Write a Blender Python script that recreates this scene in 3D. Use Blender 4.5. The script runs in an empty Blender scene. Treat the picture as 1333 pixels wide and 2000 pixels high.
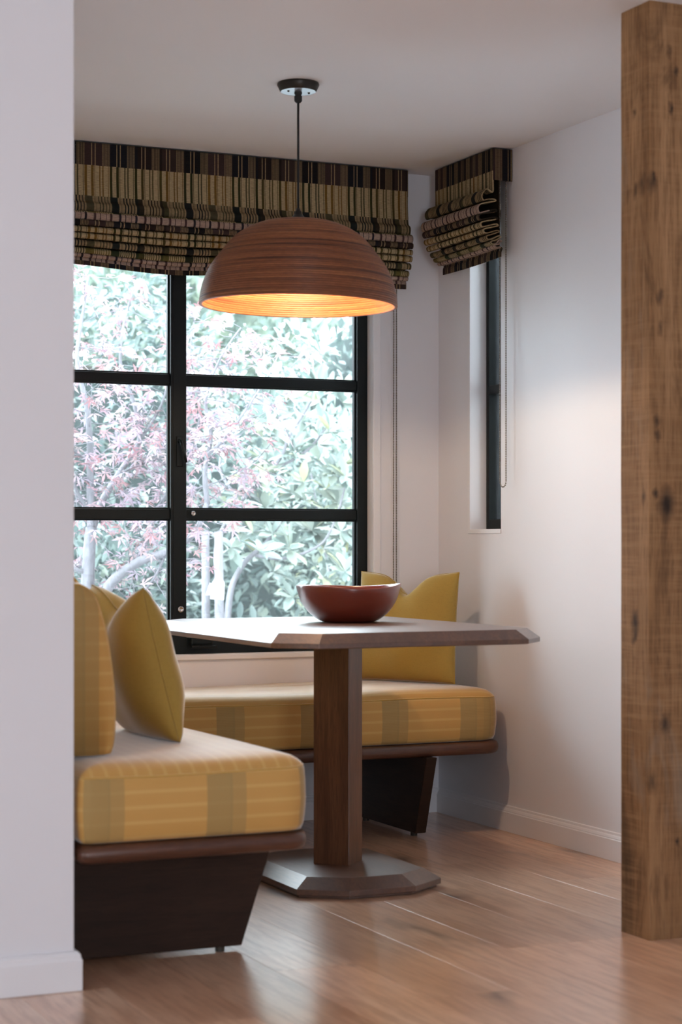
import bpy, bmesh, math, random
from mathutils import Vector, Matrix
random.seed(7)
PI = math.pi
SC = bpy.context.scene
COL = SC.collection

# ------------------------------------------------------------------ camera, world, lights, exposure
F_PX = 3767.0; HOR = 1060.0; EYE = 1.033; YAW = math.atan(0.452)
cd = bpy.data.cameras.new('camera'); cam = bpy.data.objects.new('camera', cd); COL.objects.link(cam)
cam.location = (0, 0, EYE); cam.rotation_euler = (PI/2, 0, -YAW)
cd.sensor_fit = 'HORIZONTAL'; cd.sensor_width = 24.0; cd.lens = F_PX*24.0/1333.0
cd.shift_y = (HOR-1000.0)/1333.0; cd.clip_start = 0.05; cd.clip_end = 200
cd.dof.use_dof = True; cd.dof.focus_distance = 6.9; cd.dof.aperture_fstop = 3.6
SC.camera = cam
SC.view_settings.view_transform = 'Standard'; SC.view_settings.look = 'None'
SC.view_settings.gamma = 1.0; SC.view_settings.use_curve_mapping = False
SC.view_settings.exposure = 0.1
try: SC.cycles.use_denoising = True
except Exception: pass
try:
    SC.cycles.max_bounces = 10; SC.cycles.diffuse_bounces = 5; SC.cycles.transparent_max_bounces = 12
    SC.cycles.sample_clamp_indirect = 6.0
except Exception: pass

W = bpy.data.worlds.new('overcast_sky'); SC.world = W; W.use_nodes = True
bg = W.node_tree.nodes['Background']; bg.inputs[0].default_value = (0.82, 0.905, 1.0, 1); bg.inputs[1].default_value = 18.0

def area_light(name, loc, rot, sx, sy, power, col):
    l = bpy.data.lights.new(name, 'AREA'); l.shape = 'RECTANGLE'; l.size = sx; l.size_y = sy; l.energy = power; l.color = col
    o = bpy.data.objects.new(name, l); COL.objects.link(o); o.location = loc; o.rotation_euler = rot
    return o
# light portals in the window openings (they only guide the sky light that comes through)
for nm, loc, rot, sx, sy in (('rear_window_portal', (0.3, -2.69, 1.335), (PI/2, 0, 0), 1.0, 1.97), ('added_window_portal', (-2.99, 1.2, 1.335), (0, -PI/2, 0), 1.97, 0.8), ('garden_window_portal', (2.335, 6.79, 1.35), (-PI/2, 0, 0), 1.56, 1.5)):
    po_ = area_light(nm, loc, rot, sx, sy, 10, (1, 1, 1)); po_.data.cycles.is_portal = True

# ------------------------------------------------------------------ helpers
def px_y(px, py, y):
    s = (px-666.0)/F_PX; C, S = math.cos(YAW), math.sin(YAW)
    t = y/(C-S*s); return Vector((t*(S+C*s), y, EYE-(py-HOR)/F_PX*t))

class MB:
    def __init__(s): s.v = []; s.f = []; s.uv = {}
    def box(s, x0, y0, z0, x1, y1, z1):
        b = len(s.v)
        s.v += [(x0,y0,z0),(x1,y0,z0),(x1,y1,z0),(x0,y1,z0),(x0,y0,z1),(x1,y0,z1),(x1,y1,z1),(x0,y1,z1)]
        s.f += [tuple(b+i for i in q) for q in ((3,2,1,0),(4,5,6,7),(0,1,5,4),(1,2,6,5),(2,3,7,6),(3,0,4,7))]
        return s
    def loops(s, rings, cap0=True, cap1=True, closed=True):
        b = len(s.v); n = len(rings[0])
        for r in rings: s.v += [tuple(p) for p in r]
        for i in range(len(rings)-1):
            for j in range(n if closed else n-1):
                k = (j+1) % n
                s.f.append((b+i*n+j, b+i*n+k, b+(i+1)*n+k, b+(i+1)*n+j))
        if cap0: s.f.append(tuple(b+j for j in reversed(range(n))))
        if cap1: s.f.append(tuple(b+(len(rings)-1)*n+j for j in range(n)))
        return s
    def prism(s, poly, z0, z1):
        return s.loops([[(x,y,z0) for x,y in poly], [(x,y,z1) for x,y in poly]])
    def tube(s, pts, rad, n=8, cap=True):
        pts = [Vector(p) for p in pts]
        if not hasattr(rad, '__len__'): rad = [rad]*len(pts)
        rings = []; up = Vector((0.13, 0.21, 0.97))
        for i, p in enumerate(pts):
            d = (pts[min(i+1, len(pts)-1)]-pts[max(i-1, 0)]).normalized()
            a = up - d*up.dot(d)
            if a.length < 1e-3: a = Vector((1,0,0)) - d*d.x
            a.normalize(); up = a; c = d.cross(a)
            rings.append([p + (a*math.cos(2*PI*k/n) + c*math.sin(2*PI*k/n))*rad[i] for k in range(n)])
        return s.loops(rings, cap, cap)
    def lathe(s, prof, n=48, c=(0,0,0), cap0=False, cap1=False):
        rings = [[(c[0]+r*math.cos(2*PI*k/n), c[1]+r*math.sin(2*PI*k/n), c[2]+z) for k in range(n)] for r, z in prof]
        return s.loops(rings, cap0, cap1)
    def ball(s, c, r, n=6, m=4):
        prof = [(max(r*math.sin(PI*i/m), r*0.02), -r*math.cos(PI*i/m)) for i in range(m+1)]
        return s.lathe(prof, n, c, True, True)
    def build(s, name, mat, parent=None, smooth=False, bevel=0, loc=None, seg=2):
        me = bpy.data.meshes.new(name); me.from_pydata([tuple(v) for v in s.v], [], s.f); me.update()
        bm = bmesh.new(); bm.from_mesh(me); bmesh.ops.recalc_face_normals(bm, faces=bm.faces); bm.to_mesh(me); bm.free()
        return mesh_obj(name, me, mat, parent, smooth, bevel, loc, seg)

def mesh_obj(name, me, mat, parent=None, smooth=False, bevel=0, loc=None, seg=2):
    if mat: me.materials.append(mat)
    if smooth:
        for p in me.polygons: p.use_smooth = True
    o = bpy.data.objects.new(name, me); COL.objects.link(o)
    if parent: o.parent = parent
    if loc: o.location = loc
    if bevel:
        m = o.modifiers.new('bevel', 'BEVEL'); m.width = bevel; m.segments = seg; m.limit_method = 'ANGLE'; m.angle_limit = 0.5
    return o
def tag(o, label=None, cat=None, group=None, kind=None):
    if label: o['label'] = label
    if cat: o['category'] = cat
    if group: o['group'] = group
    if kind: o['kind'] = kind
    return o
def empty(name, loc=(0,0,0), label=None, cat=None, group=None, kind=None):
    o = bpy.data.objects.new(name, None); COL.objects.link(o); o.location = loc; o.empty_display_size = 0.1
    return tag(o, label, cat, group, kind)
def tb(x0,y0,z0,x1,y1,z1): return MB().box(x0,y0,z0,x1,y1,z1)
def rrect(cx, cy, a, b, radii, n=8):
    # rounded rectangle, counter-clockwise from the +x,-y corner; radii: (+x-y, +x+y, -x+y, -x-y)
    out = []
    for (sx, sy, a0), r in zip(((1,-1,-PI/2),(1,1,0),(-1,1,PI/2),(-1,-1,PI)), radii):
        px, py = cx+sx*(a-r), cy+sy*(b-r)
        for i in range(n+1):
            t = a0 + PI/2*i/n; out.append((px+r*math.cos(t), py+r*math.sin(t)))
    return out

# ------------------------------------------------------------------ materials
def lin(r, g, b):
    f = lambda c: (c/255.0/12.92) if c/255.0 <= 0.04045 else ((c/255.0+0.055)/1.055)**2.4
    return (f(r), f(g), f(b), 1)
class N:
    def __init__(s, name):
        s.m = bpy.data.materials.new(name); s.m.use_nodes = True; s.t = s.m.node_tree; s.n = s.t.nodes; s.p = s.n['Principled BSDF']
    def add(s, typ, **kw):
        o = s.n.new(typ)
        for k, v in kw.items():
            if k.startswith('i_'): o.inputs[k[2:].replace('_', ' ')].default_value = v
            else: setattr(o, k, v)
        return o
    def link(s, a, b): s.t.links.new(a, b)
    def inp(s, sock, val):
        if hasattr(val, 'is_linked') or isinstance(val, bpy.types.NodeSocket): s.link(val, sock)
        else: sock.default_value = val
    def math(s, op, a, b=0.0, c=0.0):
        o = s.add('ShaderNodeMath', operation=op)
        s.inp(o.inputs[0], a); s.inp(o.inputs[1], b); s.inp(o.inputs[2], c); return o.outputs[0]
    def mix(s, fac, a, b, mode='MIX'):
        o = s.add('ShaderNodeMix', data_type='RGBA', blend_type=mode)
        s.inp(o.inputs[0], fac); s.inp(o.inputs[6], a); s.inp(o.inputs[7], b); return o.outputs[2]
    def ramp(s, fac, stops, interp='LINEAR'):
        o = s.add('ShaderNodeValToRGB'); r = o.color_ramp; r.interpolation = interp
        while len(r.elements) < len(stops): r.elements.new(0.5)
        for e, (p, c) in zip(r.elements, stops):
            e.position = p; e.color = c if hasattr(c, '__len__') else (c, c, c, 1)
        s.link(fac, o.inputs[0]); return o.outputs[0]
    def coord(s, kind='Object', scale=(1,1,1), rnd=False, rot=(0,0,0)):
        tc = s.add('ShaderNodeTexCoord'); mp = s.add('ShaderNodeMapping'); mp.inputs['Scale'].default_value = scale; mp.inputs['Rotation'].default_value = rot
        s.link(tc.outputs[kind], mp.inputs['Vector'])
        if rnd:
            oi = s.add('ShaderNodeObjectInfo'); cb = s.add('ShaderNodeCombineXYZ')
            v = s.math('MULTIPLY', oi.outputs['Random'], 37.0)
            for i in range(3): s.link(v, cb.inputs[i])
            s.link(cb.outputs[0], mp.inputs['Location'])
        return mp.outputs[0]
    def noise(s, vec, scale, detail=3, rough=0.55, dist=0.0):
        o = s.add('ShaderNodeTexNoise'); s.link(vec, o.inputs['Vector'])
        o.inputs['Scale'].default_value = scale; o.inputs['Detail'].default_value = detail; o.inputs['Roughness'].default_value = rough; o.inputs['Distortion'].default_value = dist
        return o.outputs['Fac']
    def bump(s, h, strength=0.2, dist=0.002):
        o = s.add('ShaderNodeBump'); o.inputs['Strength'].default_value = strength; o.inputs['Distance'].default_value = dist
        s.link(h, o.inputs['Height']); s.link(o.outputs[0], s.p.inputs['Normal'])
    def done(s, col=None, rough=0.5, spec=0.5, metal=0.0, coat=0.0):
        if col is not None: s.inp(s.p.inputs['Base Color'], col)
        s.inp(s.p.inputs['Roughness'], rough); s.p.inputs['Specular IOR Level'].default_value = spec
        s.p.inputs['Metallic'].default_value = metal; s.p.inputs['Coat Weight'].default_value = coat; s.p.inputs['Coat Roughness'].default_value = 0.2
        return s.m

def paint(name, col, rough=0.6):
    k = N(name); v = k.coord('Object'); n = k.noise(v, 3.0, 2); f = k.noise(v, 260.0, 2)
    c = k.mix(k.math('MULTIPLY', n, 0.25), col, tuple(x*0.93 for x in col[:3])+(1,)); k.bump(f, 0.06, 0.001)
    return k.done(c, rough, 0.3)
def plain(name, col, rough=0.5, spec=0.5, metal=0.0):
    k = N(name); v = k.coord('Object'); n = k.noise(v, 25.0, 3)
    c = k.mix(k.math('MULTIPLY', n, 0.3), col, tuple(x*0.8 for x in col[:3])+(1,))
    return k.done(c, rough, spec, metal)
def wood(name, c_dark, c_mid, c_light, grain=(30, 30, 1.6), rough=0.4, knots=0.0, rnd=False, tone=0.0, fine=1.0, bumpd=0.0006, saw=0.0, spec=0.5, knot_col=(0.03,0.018,0.01,1), rot=(0,0,0), coat=0.0):
    k = N(name); v = k.coord('Object', grain, rnd, rot)
    g1 = k.noise(v, 1.0, 4, 0.6, 0.6); g2 = k.noise(v, 6.0*fine, 3, 0.7)
    vv = k.coord('Object', tuple(g*0.16 for g in grain), rnd, rot); big = k.noise(vv, 1.0, 3, 0.5, 1.2)
    m = k.math('ADD', k.math('MULTIPLY', g1, 0.5), k.math('MULTIPLY', big, 0.5))
    c = k.ramp(m, [(0.28, c_dark), (0.5, c_mid), (0.72, c_light)])
    c = k.mix(k.math('MULTIPLY', k.ramp(g2, [(0.38, 1.0), (0.56, 0.0)]), 0.55), c, c_dark)
    if knots:
        kc = k.coord('Object', tuple(1.0 if g > 4 else 0.38 for g in grain), rnd, rot)
        wn = k.add('ShaderNodeTexVoronoi', feature='F1'); wn.inputs['Scale'].default_value = 3.6; wn.inputs['Randomness'].default_value = 1.0
        no = k.add('ShaderNodeTexNoise'); no.inputs['Scale'].default_value = 9.0; k.link(kc, no.inputs['Vector'])
        vm = k.add('ShaderNodeVectorMath', operation='MULTIPLY_ADD'); k.link(no.outputs['Color'], vm.inputs[0]); vm.inputs[1].default_value = (0.16,)*3; k.link(kc, vm.inputs[2])
        k.link(vm.outputs[0], wn.inputs['Vector'])
        kf = k.ramp(wn.outputs['Distance'], [(0.03, 1.0), (0.085, 0.55), (0.2, 0.0)])
        c = k.mix(k.math('MULTIPLY', kf, knots), c, knot_col)
    if saw:
        sv = k.coord('Object', (4, 4, 75), False, (0.20, 0.16, 0)); wn_ = k.noise(sv, 1.0, 3, 0.6); pt = k.noise(k.coord('Object', (4, 4, 1.2)), 1.0, 2)
        c = k.mix(k.math('MULTIPLY', k.ramp(wn_, [(0.45, 0.0), (0.7, 1.0)]), k.math('MULTIPLY', k.ramp(pt, [(0.4, 0.2), (0.65, 1.0)]), saw)), c, c_light)
        st_ = k.noise(k.coord('Object', (7, 7, 2.2)), 1.0, 4, 0.65, 1.0)
        c = k.mix(k.math('MULTIPLY', k.ramp(st_, [(0.56, 0.0), (0.74, 1.0)]), 0.75), c, tuple(q*0.55 for q in c_dark[:3])+(1,))
        c = k.mix(k.math('MULTIPLY', k.ramp(st_, [(0.26, 1.0), (0.42, 0.0)]), 0.35), c, lin(150,138,124))
    if tone:
        oi = k.add('ShaderNodeObjectInfo'); hs = k.add('ShaderNodeHueSaturation'); k.link(c, hs.inputs['Color'])
        k.link(k.math('ADD', 1.0-tone, k.math('MULTIPLY', oi.outputs['Random'], 2*tone)), hs.inputs['Value']); c = hs.outputs[0]
    if bumpd: k.bump(g2, 0.35, bumpd)
    return k.done(c, rough, spec, 0.0, coat)

M = {}
M['wall'] = paint('white_wall_paint', (0.79, 0.79, 0.825, 1))
M['ceiling'] = paint('white_ceiling_paint', (0.80, 0.80, 0.825, 1), 0.8)
M['trim'] = paint('white_trim_paint', (0.81, 0.81, 0.84, 1), 0.35)
M['floor'] = wood('oak_floor', lin(172,124,94), lin(220,176,144), lin(236,204,176), (9, 0.75, 9), 0.30, 0.8, True, 0.10, 1.0, 0.0, spec=1.0, knot_col=lin(62,42,32), coat=0.5)
M['floor_gap'] = plain('floor_gap_dark', (0.08, 0.05, 0.035, 1), 0.8)
M['walnut'] = wood('walnut_wood', lin(66,42,29), lin(104,69,47), lin(132,92,64), (26, 26, 2.0), 0.33, 0, False, 0, 1.2, 0.0003)
M['walnut_x'] = wood('walnut_top_wood', lin(60,38,28), lin(92,60,42), lin(120,82,58), (24, 2.0, 24), 0.44, 0, False, 0, 1.2, 0.0, spec=0.9, coat=0.65)
M['walnut_x'].node_tree.nodes['Principled BSDF'].inputs['Coat Roughness'].default_value = 0.34
M['walnut_rail'] = wood('walnut_rail_wood', lin(58,34,25), lin(88,54,38), lin(108,70,50), (3, 3, 40), 0.3, 0, False, 0, 1.2, 0.0002)
M['walnut_panel'] = wood('walnut_panel_wood', lin(36,24,18), lin(52,35,26), lin(68,47,35), (2.5, 2.5, 26), 0.5, 0, False, 0, 1.2, 0.0003, spec=0.2)
M['post'] = wood('reclaimed_oak', lin(98,70,45), lin(146,109,74), lin(184,144,104), (16, 16, 1.0), 0.75, 0.75, False, 0, 1.3, 0.0012, 0.35, 0.25, lin(40,30,24))
M['frame'] = plain('black_green_window_metal', (0.005, 0.009, 0.010, 1), 0.4, 0.25)
M['steel'] = plain('polished_steel', (0.5, 0.5, 0.5, 1), 0.15, 0.5, 1.0)
M['bronze'] = plain('dark_bronze', (0.035, 0.032, 0.028, 1), 0.4, 0.5, 0.6)
M['cord'] = plain('black_fabric_cord', (0.01, 0.011, 0.012, 1), 0.7)
M['chain'] = plain('beaded_metal_chain', (0.22, 0.20, 0.17, 1), 0.4, 0.5, 0.7)
M['canopy'] = plain('canopy_metal', (0.80, 0.86, 0.92, 1), 0.4, 0.5, 1.0)
M['tag'] = plain('paper_tag', (0.42, 0.42, 0.45, 1), 0.7)
M['dark_panel'] = plain('dark_board', (0.05, 0.04, 0.03, 1), 0.7)

def glass(name):
    k = N(name); k.n.remove(k.p)
    out = [n for n in k.n if n.type == 'OUTPUT_MATERIAL'][0]
    tr = k.add('ShaderNodeBsdfTransparent'); tr.inputs[0].default_value = (0.95, 0.985, 0.98, 1)
    gl = k.add('ShaderNodeBsdfGlossy'); gl.inputs['Roughness'].default_value = 0.02
    fr = k.add('ShaderNodeFresnel'); fr.inputs[0].default_value = 1.45
    mx = k.add('ShaderNodeMixShader'); k.link(fr.outputs[0], mx.inputs[0]); k.link(tr.outputs[0], mx.inputs[1]); k.link(gl.outputs[0], mx.inputs[2])
    # thin translucent veil: the glare haze of the bright garden put into the pane
    tl = k.add('ShaderNodeBsdfTranslucent'); tl.inputs[0].default_value = (0.9, 0.95, 1.0, 1)
    v = k.coord('Object'); n = k.noise(v, 2.5, 3)
    m2 = k.add('ShaderNodeMixShader'); k.link(k.math('ADD', 0.003, k.math('MULTIPLY', n, 0.008)), m2.inputs[0]); k.link(mx.outputs[0], m2.inputs[1]); k.link(tl.outputs[0], m2.inputs[2])
    k.link(m2.outputs[0], out.inputs[0]); return k.m
M['glass'] = glass('window_glass')

# woven plaid of the roman blinds; uv in metres (u across, v down the cloth)
def blind_cloth():
    k = N('striped_woven_blind_cloth'); uvn = k.add('ShaderNodeUVMap'); sep = k.add('ShaderNodeSeparateXYZ'); k.link(uvn.outputs[0], sep.inputs[0])
    u, v = sep.outputs[0], sep.outputs[1]
    tan, tan2, pink = lin(168,148,114), lin(148,126,94), lin(164,140,126)
    lo = k.math('FRACT', k.math('DIVIDE', u, 0.46))
    dkA = k.ramp(lo, [(0, lin(60,46,46)), (0.2, lin(24,26,34)), (0.42, lin(36,27,27)), (0.62, lin(54,42,40)), (0.8, lin(22,22,26))], 'CONSTANT')
    dkB = k.ramp(lo, [(0, lin(112,84,38)), (0.2, lin(50,50,24)), (0.42, lin(72,62,28)), (0.62, lin(108,80,36)), (0.8, lin(46,48,26))], 'CONSTANT')
    dkC = k.ramp(lo, [(0, lin(76,70,50)), (0.2, lin(26,32,32)), (0.42, lin(44,38,30)), (0.62, lin(66,62,40)), (0.8, lin(28,32,34))], 'CONSTANT')
    dkD = k.ramp(lo, [(0, lin(104,92,48)), (0.2, lin(42,52,34)), (0.42, lin(66,64,34)), (0.62, lin(92,84,44)), (0.8, lin(40,46,32))], 'CONSTANT')
    dkE = k.ramp(lo, [(0, lin(70,52,52)), (0.2, lin(38,36,48)), (0.42, lin(58,40,42)), (0.62, lin(74,54,54)), (0.8, lin(34,32,40))], 'CONSTANT')
    fu = k.math('FRACT', k.math('DIVIDE', u, 0.092))
    def st(seq):   # seq: (start, 0 dark / 1 light)
        return k.ramp(fu, [(p, float(c)) for p, c in seq], 'CONSTANT')
    A = st([(0,0),(.265,1),(.30,0),(.40,1),(.44,0),(.69,.7),(.715,.1),(.75,.7),(.775,.1),(.81,.7),(.835,.1),(.87,.7),(.895,.1),(.93,.7),(.955,.1),(.98,.6)])
    B = st([(0,0),(.1,1),(.26,0),(.36,1),(.39,.2),(.415,1),(.58,.1),(.63,.9),(.70,.1),(.755,1),(.93,.2),(.96,1)])
    Cc = st([(0,0),(.3,.9),(.36,.6),(.42,.9),(.52,0),(.57,.9),(.63,0),(.69,.9),(.76,.1),(.81,.9),(.88,.2),(.93,.9)])
    D = st([(0,0),(.34,1),(.375,.1),(.42,1),(.46,.1),(.5,1),(.54,.1),(.58,1),(.62,.1),(.66,1),(.7,.1),(.74,1),(.8,.1),(.85,1),(.9,.1),(.95,1)])
    E = st([(0,1),(.2,.5),(.23,0),(.31,1),(.46,.1),(.5,1),(.7,.2),(.73,1),(.86,0),(.95,1)])
    cA = k.mix(A, dkA, tan2); cB = k.mix(B, dkB, tan); cC = k.mix(Cc, dkC, tan2); cD = k.mix(D, dkD, tan); cE = k.mix(E, dkE, pink)
    fv = k.math('FRACT', k.math('DIVIDE', v, 0.372))
    b1 = k.math('GREATER_THAN', fv, 0.213); b2 = k.math('GREATER_THAN', fv, 0.505); b3 = k.math('GREATER_THAN', fv, 0.70); b4 = k.math('GREATER_THAN', fv, 0.85)
    c = k.mix(b1, cA, cB); c = k.mix(b2, c, cC); c = k.mix(b3, c, cD); c = k.mix(b4, c, cE)
    mp = k.add('ShaderNodeMapping'); mp.inputs['Scale'].default_value = (60, 520, 1); k.link(uvn.outputs[0], mp.inputs[0])
    th = k.noise(mp.outputs[0], 1.0, 2)
    mp2 = k.add('ShaderNodeMapping'); mp2.inputs['Scale'].default_value = (900, 90, 1); k.link(uvn.outputs[0], mp2.inputs[0])
    th2 = k.noise(mp2.outputs[0], 1.0, 2)
    c = k.mix(k.ramp(th, [(0.35, 0.4), (0.62, 0.0)]), c, lin(46,38,30))
    k.bump(k.math('ADD', th, th2), 0.5, 0.0012)
    return k.done(c, 0.9, 0.1)
M['blind'] = blind_cloth()

# striped upholstery; uv in metres (stripes along v, bands across u)
def seat_cloth(name, base, stripe, band):
    k = N(name); uvn = k.add('ShaderNodeUVMap'); sep = k.add('ShaderNodeSeparateXYZ'); k.link(uvn.outputs[0], sep.inputs[0])
    u, v = sep.outputs[0], sep.outputs[1]
    fv = k.math('FRACT', k.math('DIVIDE', v, 0.036))
    s = k.ramp(fv, [(0, 0.0), (0.36, 0.1), (0.42, 0.85), (0.58, 0.9), (0.66, 0.1), (1.0, 0.0)])
    fu = k.math('FRACT', k.math('DIVIDE', u, 0.305))
    b = k.ramp(fu, [(0, 0.0), (0.33, 0.9), (0.52, 1.0), (0.545, 0.7), (0.66, 0.0)], 'CONSTANT')
    c = k.mix(k.math('MULTIPLY', s, 0.5), base, stripe)
    rib = k.ramp(k.math('FRACT', k.math('DIVIDE', v, 0.0055)), [(0.0, 0.0), (0.5, 1.0), (1.0, 0.0)])
    cb = k.mix(k.math('MULTIPLY', rib, 0.6), band, tuple(x*0.72 for x in band[:3])+(1,))
    c = k.mix(k.math('MULTIPLY', b, 0.85), c, cb)
    mp = k.add('ShaderNodeMapping'); mp.inputs['Scale'].default_value = (700, 120, 1); k.link(uvn.outputs[0], mp.inputs[0]); t1 = k.noise(mp.outputs[0], 1, 2)
    mp2 = k.add('ShaderNodeMapping'); mp2.inputs['Scale'].default_value = (120, 700, 1); k.link(uvn.outputs[0], mp2.inputs[0]); t2 = k.noise(mp2.outputs[0], 1, 2)
    w = k.math('ADD', t1, t2)
    c = k.mix(k.math('MULTIPLY', k.ramp(w, [(0.3, 1.0), (0.6, 0.0)]), 0.35), c, tuple(x*0.55 for x in base[:3])+(1,))
    k.bump(w, 0.35, 0.0009)
    k.p.inputs['Sheen Weight'].default_value = 1.0; k.p.inputs['Sheen Roughness'].default_value = 0.3
    return k.done(c, 0.65, 0.4)
M['seat'] = seat_cloth('mustard_striped_upholstery', lin(198,152,82), lin(216,180,114), lin(164,138,86))
def linen(name, col):
    k = N(name); v1 = k.coord('Object', (900, 900, 60)); v2 = k.coord('Object', (60, 60, 900))
    t = k.math('ADD', k.noise(v1, 1, 2), k.noise(v2, 1, 2)); lowv = k.noise(k.coord('Object'), 14, 3)
    c = k.mix(k.math('MULTIPLY', k.ramp(t, [(0.7, 1.0), (1.15, 0.0)]), 0.4), col, tuple(x*0.6 for x in col[:3])+(1,))
    c = k.mix(k.math('MULTIPLY', lowv, 0.2), c, tuple(x*0.8 for x in col[:3])+(1,))
    k.bump(t, 0.3, 0.0008); k.p.inputs['Sheen Weight'].default_value = 0.9; k.p.inputs['Sheen Roughness'].default_value = 0.3
    return k.done(c, 0.85, 0.2)
M['linen'] = linen('mustard_linen', lin(170,142,72))
M['linen2'] = linen('ochre_linen', lin(200,158,80))

def rattan(name, g):
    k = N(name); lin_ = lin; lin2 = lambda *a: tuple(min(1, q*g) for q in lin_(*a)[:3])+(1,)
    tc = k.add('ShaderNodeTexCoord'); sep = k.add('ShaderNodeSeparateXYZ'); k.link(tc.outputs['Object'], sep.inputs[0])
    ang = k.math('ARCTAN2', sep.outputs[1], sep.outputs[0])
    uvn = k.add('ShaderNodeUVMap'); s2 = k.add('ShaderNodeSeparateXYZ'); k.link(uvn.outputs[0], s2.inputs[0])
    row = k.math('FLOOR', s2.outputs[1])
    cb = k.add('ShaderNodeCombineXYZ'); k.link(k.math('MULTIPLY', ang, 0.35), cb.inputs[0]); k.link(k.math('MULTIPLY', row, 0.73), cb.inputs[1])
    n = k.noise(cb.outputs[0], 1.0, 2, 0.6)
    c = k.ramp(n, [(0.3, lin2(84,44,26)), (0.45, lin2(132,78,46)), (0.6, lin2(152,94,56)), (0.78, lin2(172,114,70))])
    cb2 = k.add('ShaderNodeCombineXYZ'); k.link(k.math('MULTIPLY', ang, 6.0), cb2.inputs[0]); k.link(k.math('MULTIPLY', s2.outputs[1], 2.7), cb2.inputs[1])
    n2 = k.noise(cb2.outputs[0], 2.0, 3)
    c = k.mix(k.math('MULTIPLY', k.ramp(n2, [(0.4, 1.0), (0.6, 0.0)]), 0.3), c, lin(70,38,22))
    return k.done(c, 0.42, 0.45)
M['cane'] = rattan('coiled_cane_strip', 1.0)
M['cane_lit'] = rattan('lit_cane_strip', 1.3)  # bulb glow on the inner coils put into a lighter cane colour

def leaf_mat(name, cols, trans=0.35, rough=0.4):  # green leaf tones carry the washed-out look of overexposure and haze
    k = N(name); oi = k.add('ShaderNodeObjectInfo'); at = k.add('ShaderNodeAttribute'); at.attribute_name = 'tint'
    f = k.math('FRACT', k.math('ADD', at.outputs['Fac'], k.math('MULTIPLY', oi.outputs['Random'], 3.7)))
    c = k.ramp(f, cols)
    k.done(c, rough, 0.5)
    tl = k.add('ShaderNodeBsdfTranslucent'); k.link(c, tl.inputs[0]); mx = k.add('ShaderNodeMixShader'); mx.inputs[0].default_value = trans
    out = [n for n in k.n if n.type == 'OUTPUT_MATERIAL'][0]
    k.link(k.p.outputs[0], mx.inputs[1]); k.link(tl.outputs[0], mx.inputs[2]); k.link(mx.outputs[0], out.inputs[0]); return k.m
M['maple'] = leaf_mat('maple_leaf', [(0, (0.258,0.112,0.115,1)), (0.3, (0.309,0.224,0.245,1)), (0.55, (0.258,0.215,0.266,1)), (0.8, (0.224,0.086,0.095,1)), (1, (0.309,0.258,0.248,1))], 0.4)
M['magnolia'] = leaf_mat('glossy_shrub_leaf', [(0, (0.085,0.123,0.109,1)), (0.4, (0.162,0.204,0.181,1)), (0.85, (0.248,0.286,0.238,1)), (1, (0.343,0.343,0.190,1))], 0.22, 0.3)
M['hedge'] = leaf_mat('hedge_leaf', [(0, (0.040,0.065,0.060,1)), (0.4, (0.088,0.121,0.113,1)), (0.8, (0.161,0.202,0.182,1)), (1, (0.242,0.274,0.217,1))], 0.25, 0.35)
M['far_leaf'] = leaf_mat('distant_tree_leaf', [(0, (0.207,0.265,0.230,1)), (0.5, (0.252,0.311,0.265,1)), (1, (0.321,0.367,0.275,1))], 0.3, 0.6)
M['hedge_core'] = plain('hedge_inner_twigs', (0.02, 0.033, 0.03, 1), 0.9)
M['bark'] = wood('grey_bark', (0.073,0.071,0.077,1), (0.136,0.132,0.145,1), (0.217,0.209,0.227,1), (30,30,5), 0.8)
M['ground'] = plain('garden_soil', (0.16, 0.15, 0.12, 1), 0.9)
M['bounce_ground'] = plain('pale_bounce_ground', (0.36, 0.36, 0.36, 1), 0.9)  # ground made pale to bounce daylight up to the ceiling
M['fence'] = wood('weathered_fence', (0.16,0.14,0.12,1), (0.24,0.22,0.20,1), (0.32,0.30,0.28,1), (20,20,1.5), 0.8)
M['brick'] = plain('terracotta', (0.35, 0.17, 0.11, 1), 0.8)

# ------------------------------------------------------------------ the room
H = 2.44; XR = 3.395; YB = 6.60; XE = 1.272; YN = 4.31
def struct(o): o['kind'] = 'structure'; return o
fl = struct(tb(-3.0, -2.7, -0.12, XR, YB, -0.015).build('floor', M['floor_gap']))
PW = 0.21; nrow = 31
plank_mesh = {}
def plank(L):
    if L not in plank_mesh:
        b = MB(); w = PW/2-0.0004; l = L/2-0.0004; c = 0.0003
        b.loops([[(-w,-l,-0.015),(w,-l,-0.015),(w,l,-0.015),(-w,l,-0.015)], [(-w,-l,-c),(w,-l,-c),(w,l,-c),(-w,l,-c)], [(-w+c,-l+c,0),(w-c,-l+c,0),(w-c,l-c,0),(-w+c,l-c,0)]])
        o = b.build('plank', M['floor'], fl); plank_mesh[L] = o.data
        return o
    o = bpy.data.objects.new('plank', plank_mesh[L]); COL.objects.link(o); o.parent = fl; return o
rp = random.Random(3)
for i in range(30):
    x = 1.772 + PW/2 - 23*PW + i*PW + 0.0
    if x + PW/2 > XR + 0.001: continue
    y = -2.7
    while y < YB - 0.01:
        L = rp.choice([1.2, 1.6, 2.0, 2.4])
        if y < -2.6: L = rp.choice([0.6, 1.0, 1.4, 1.8])
        L = round(min(L, YB-y), 3)
        if YB-(y+L) < 0.3: L = round(YB-y, 3)
        o = plank(L); o.location = (x, y+L/2, 0); y += L
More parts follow.
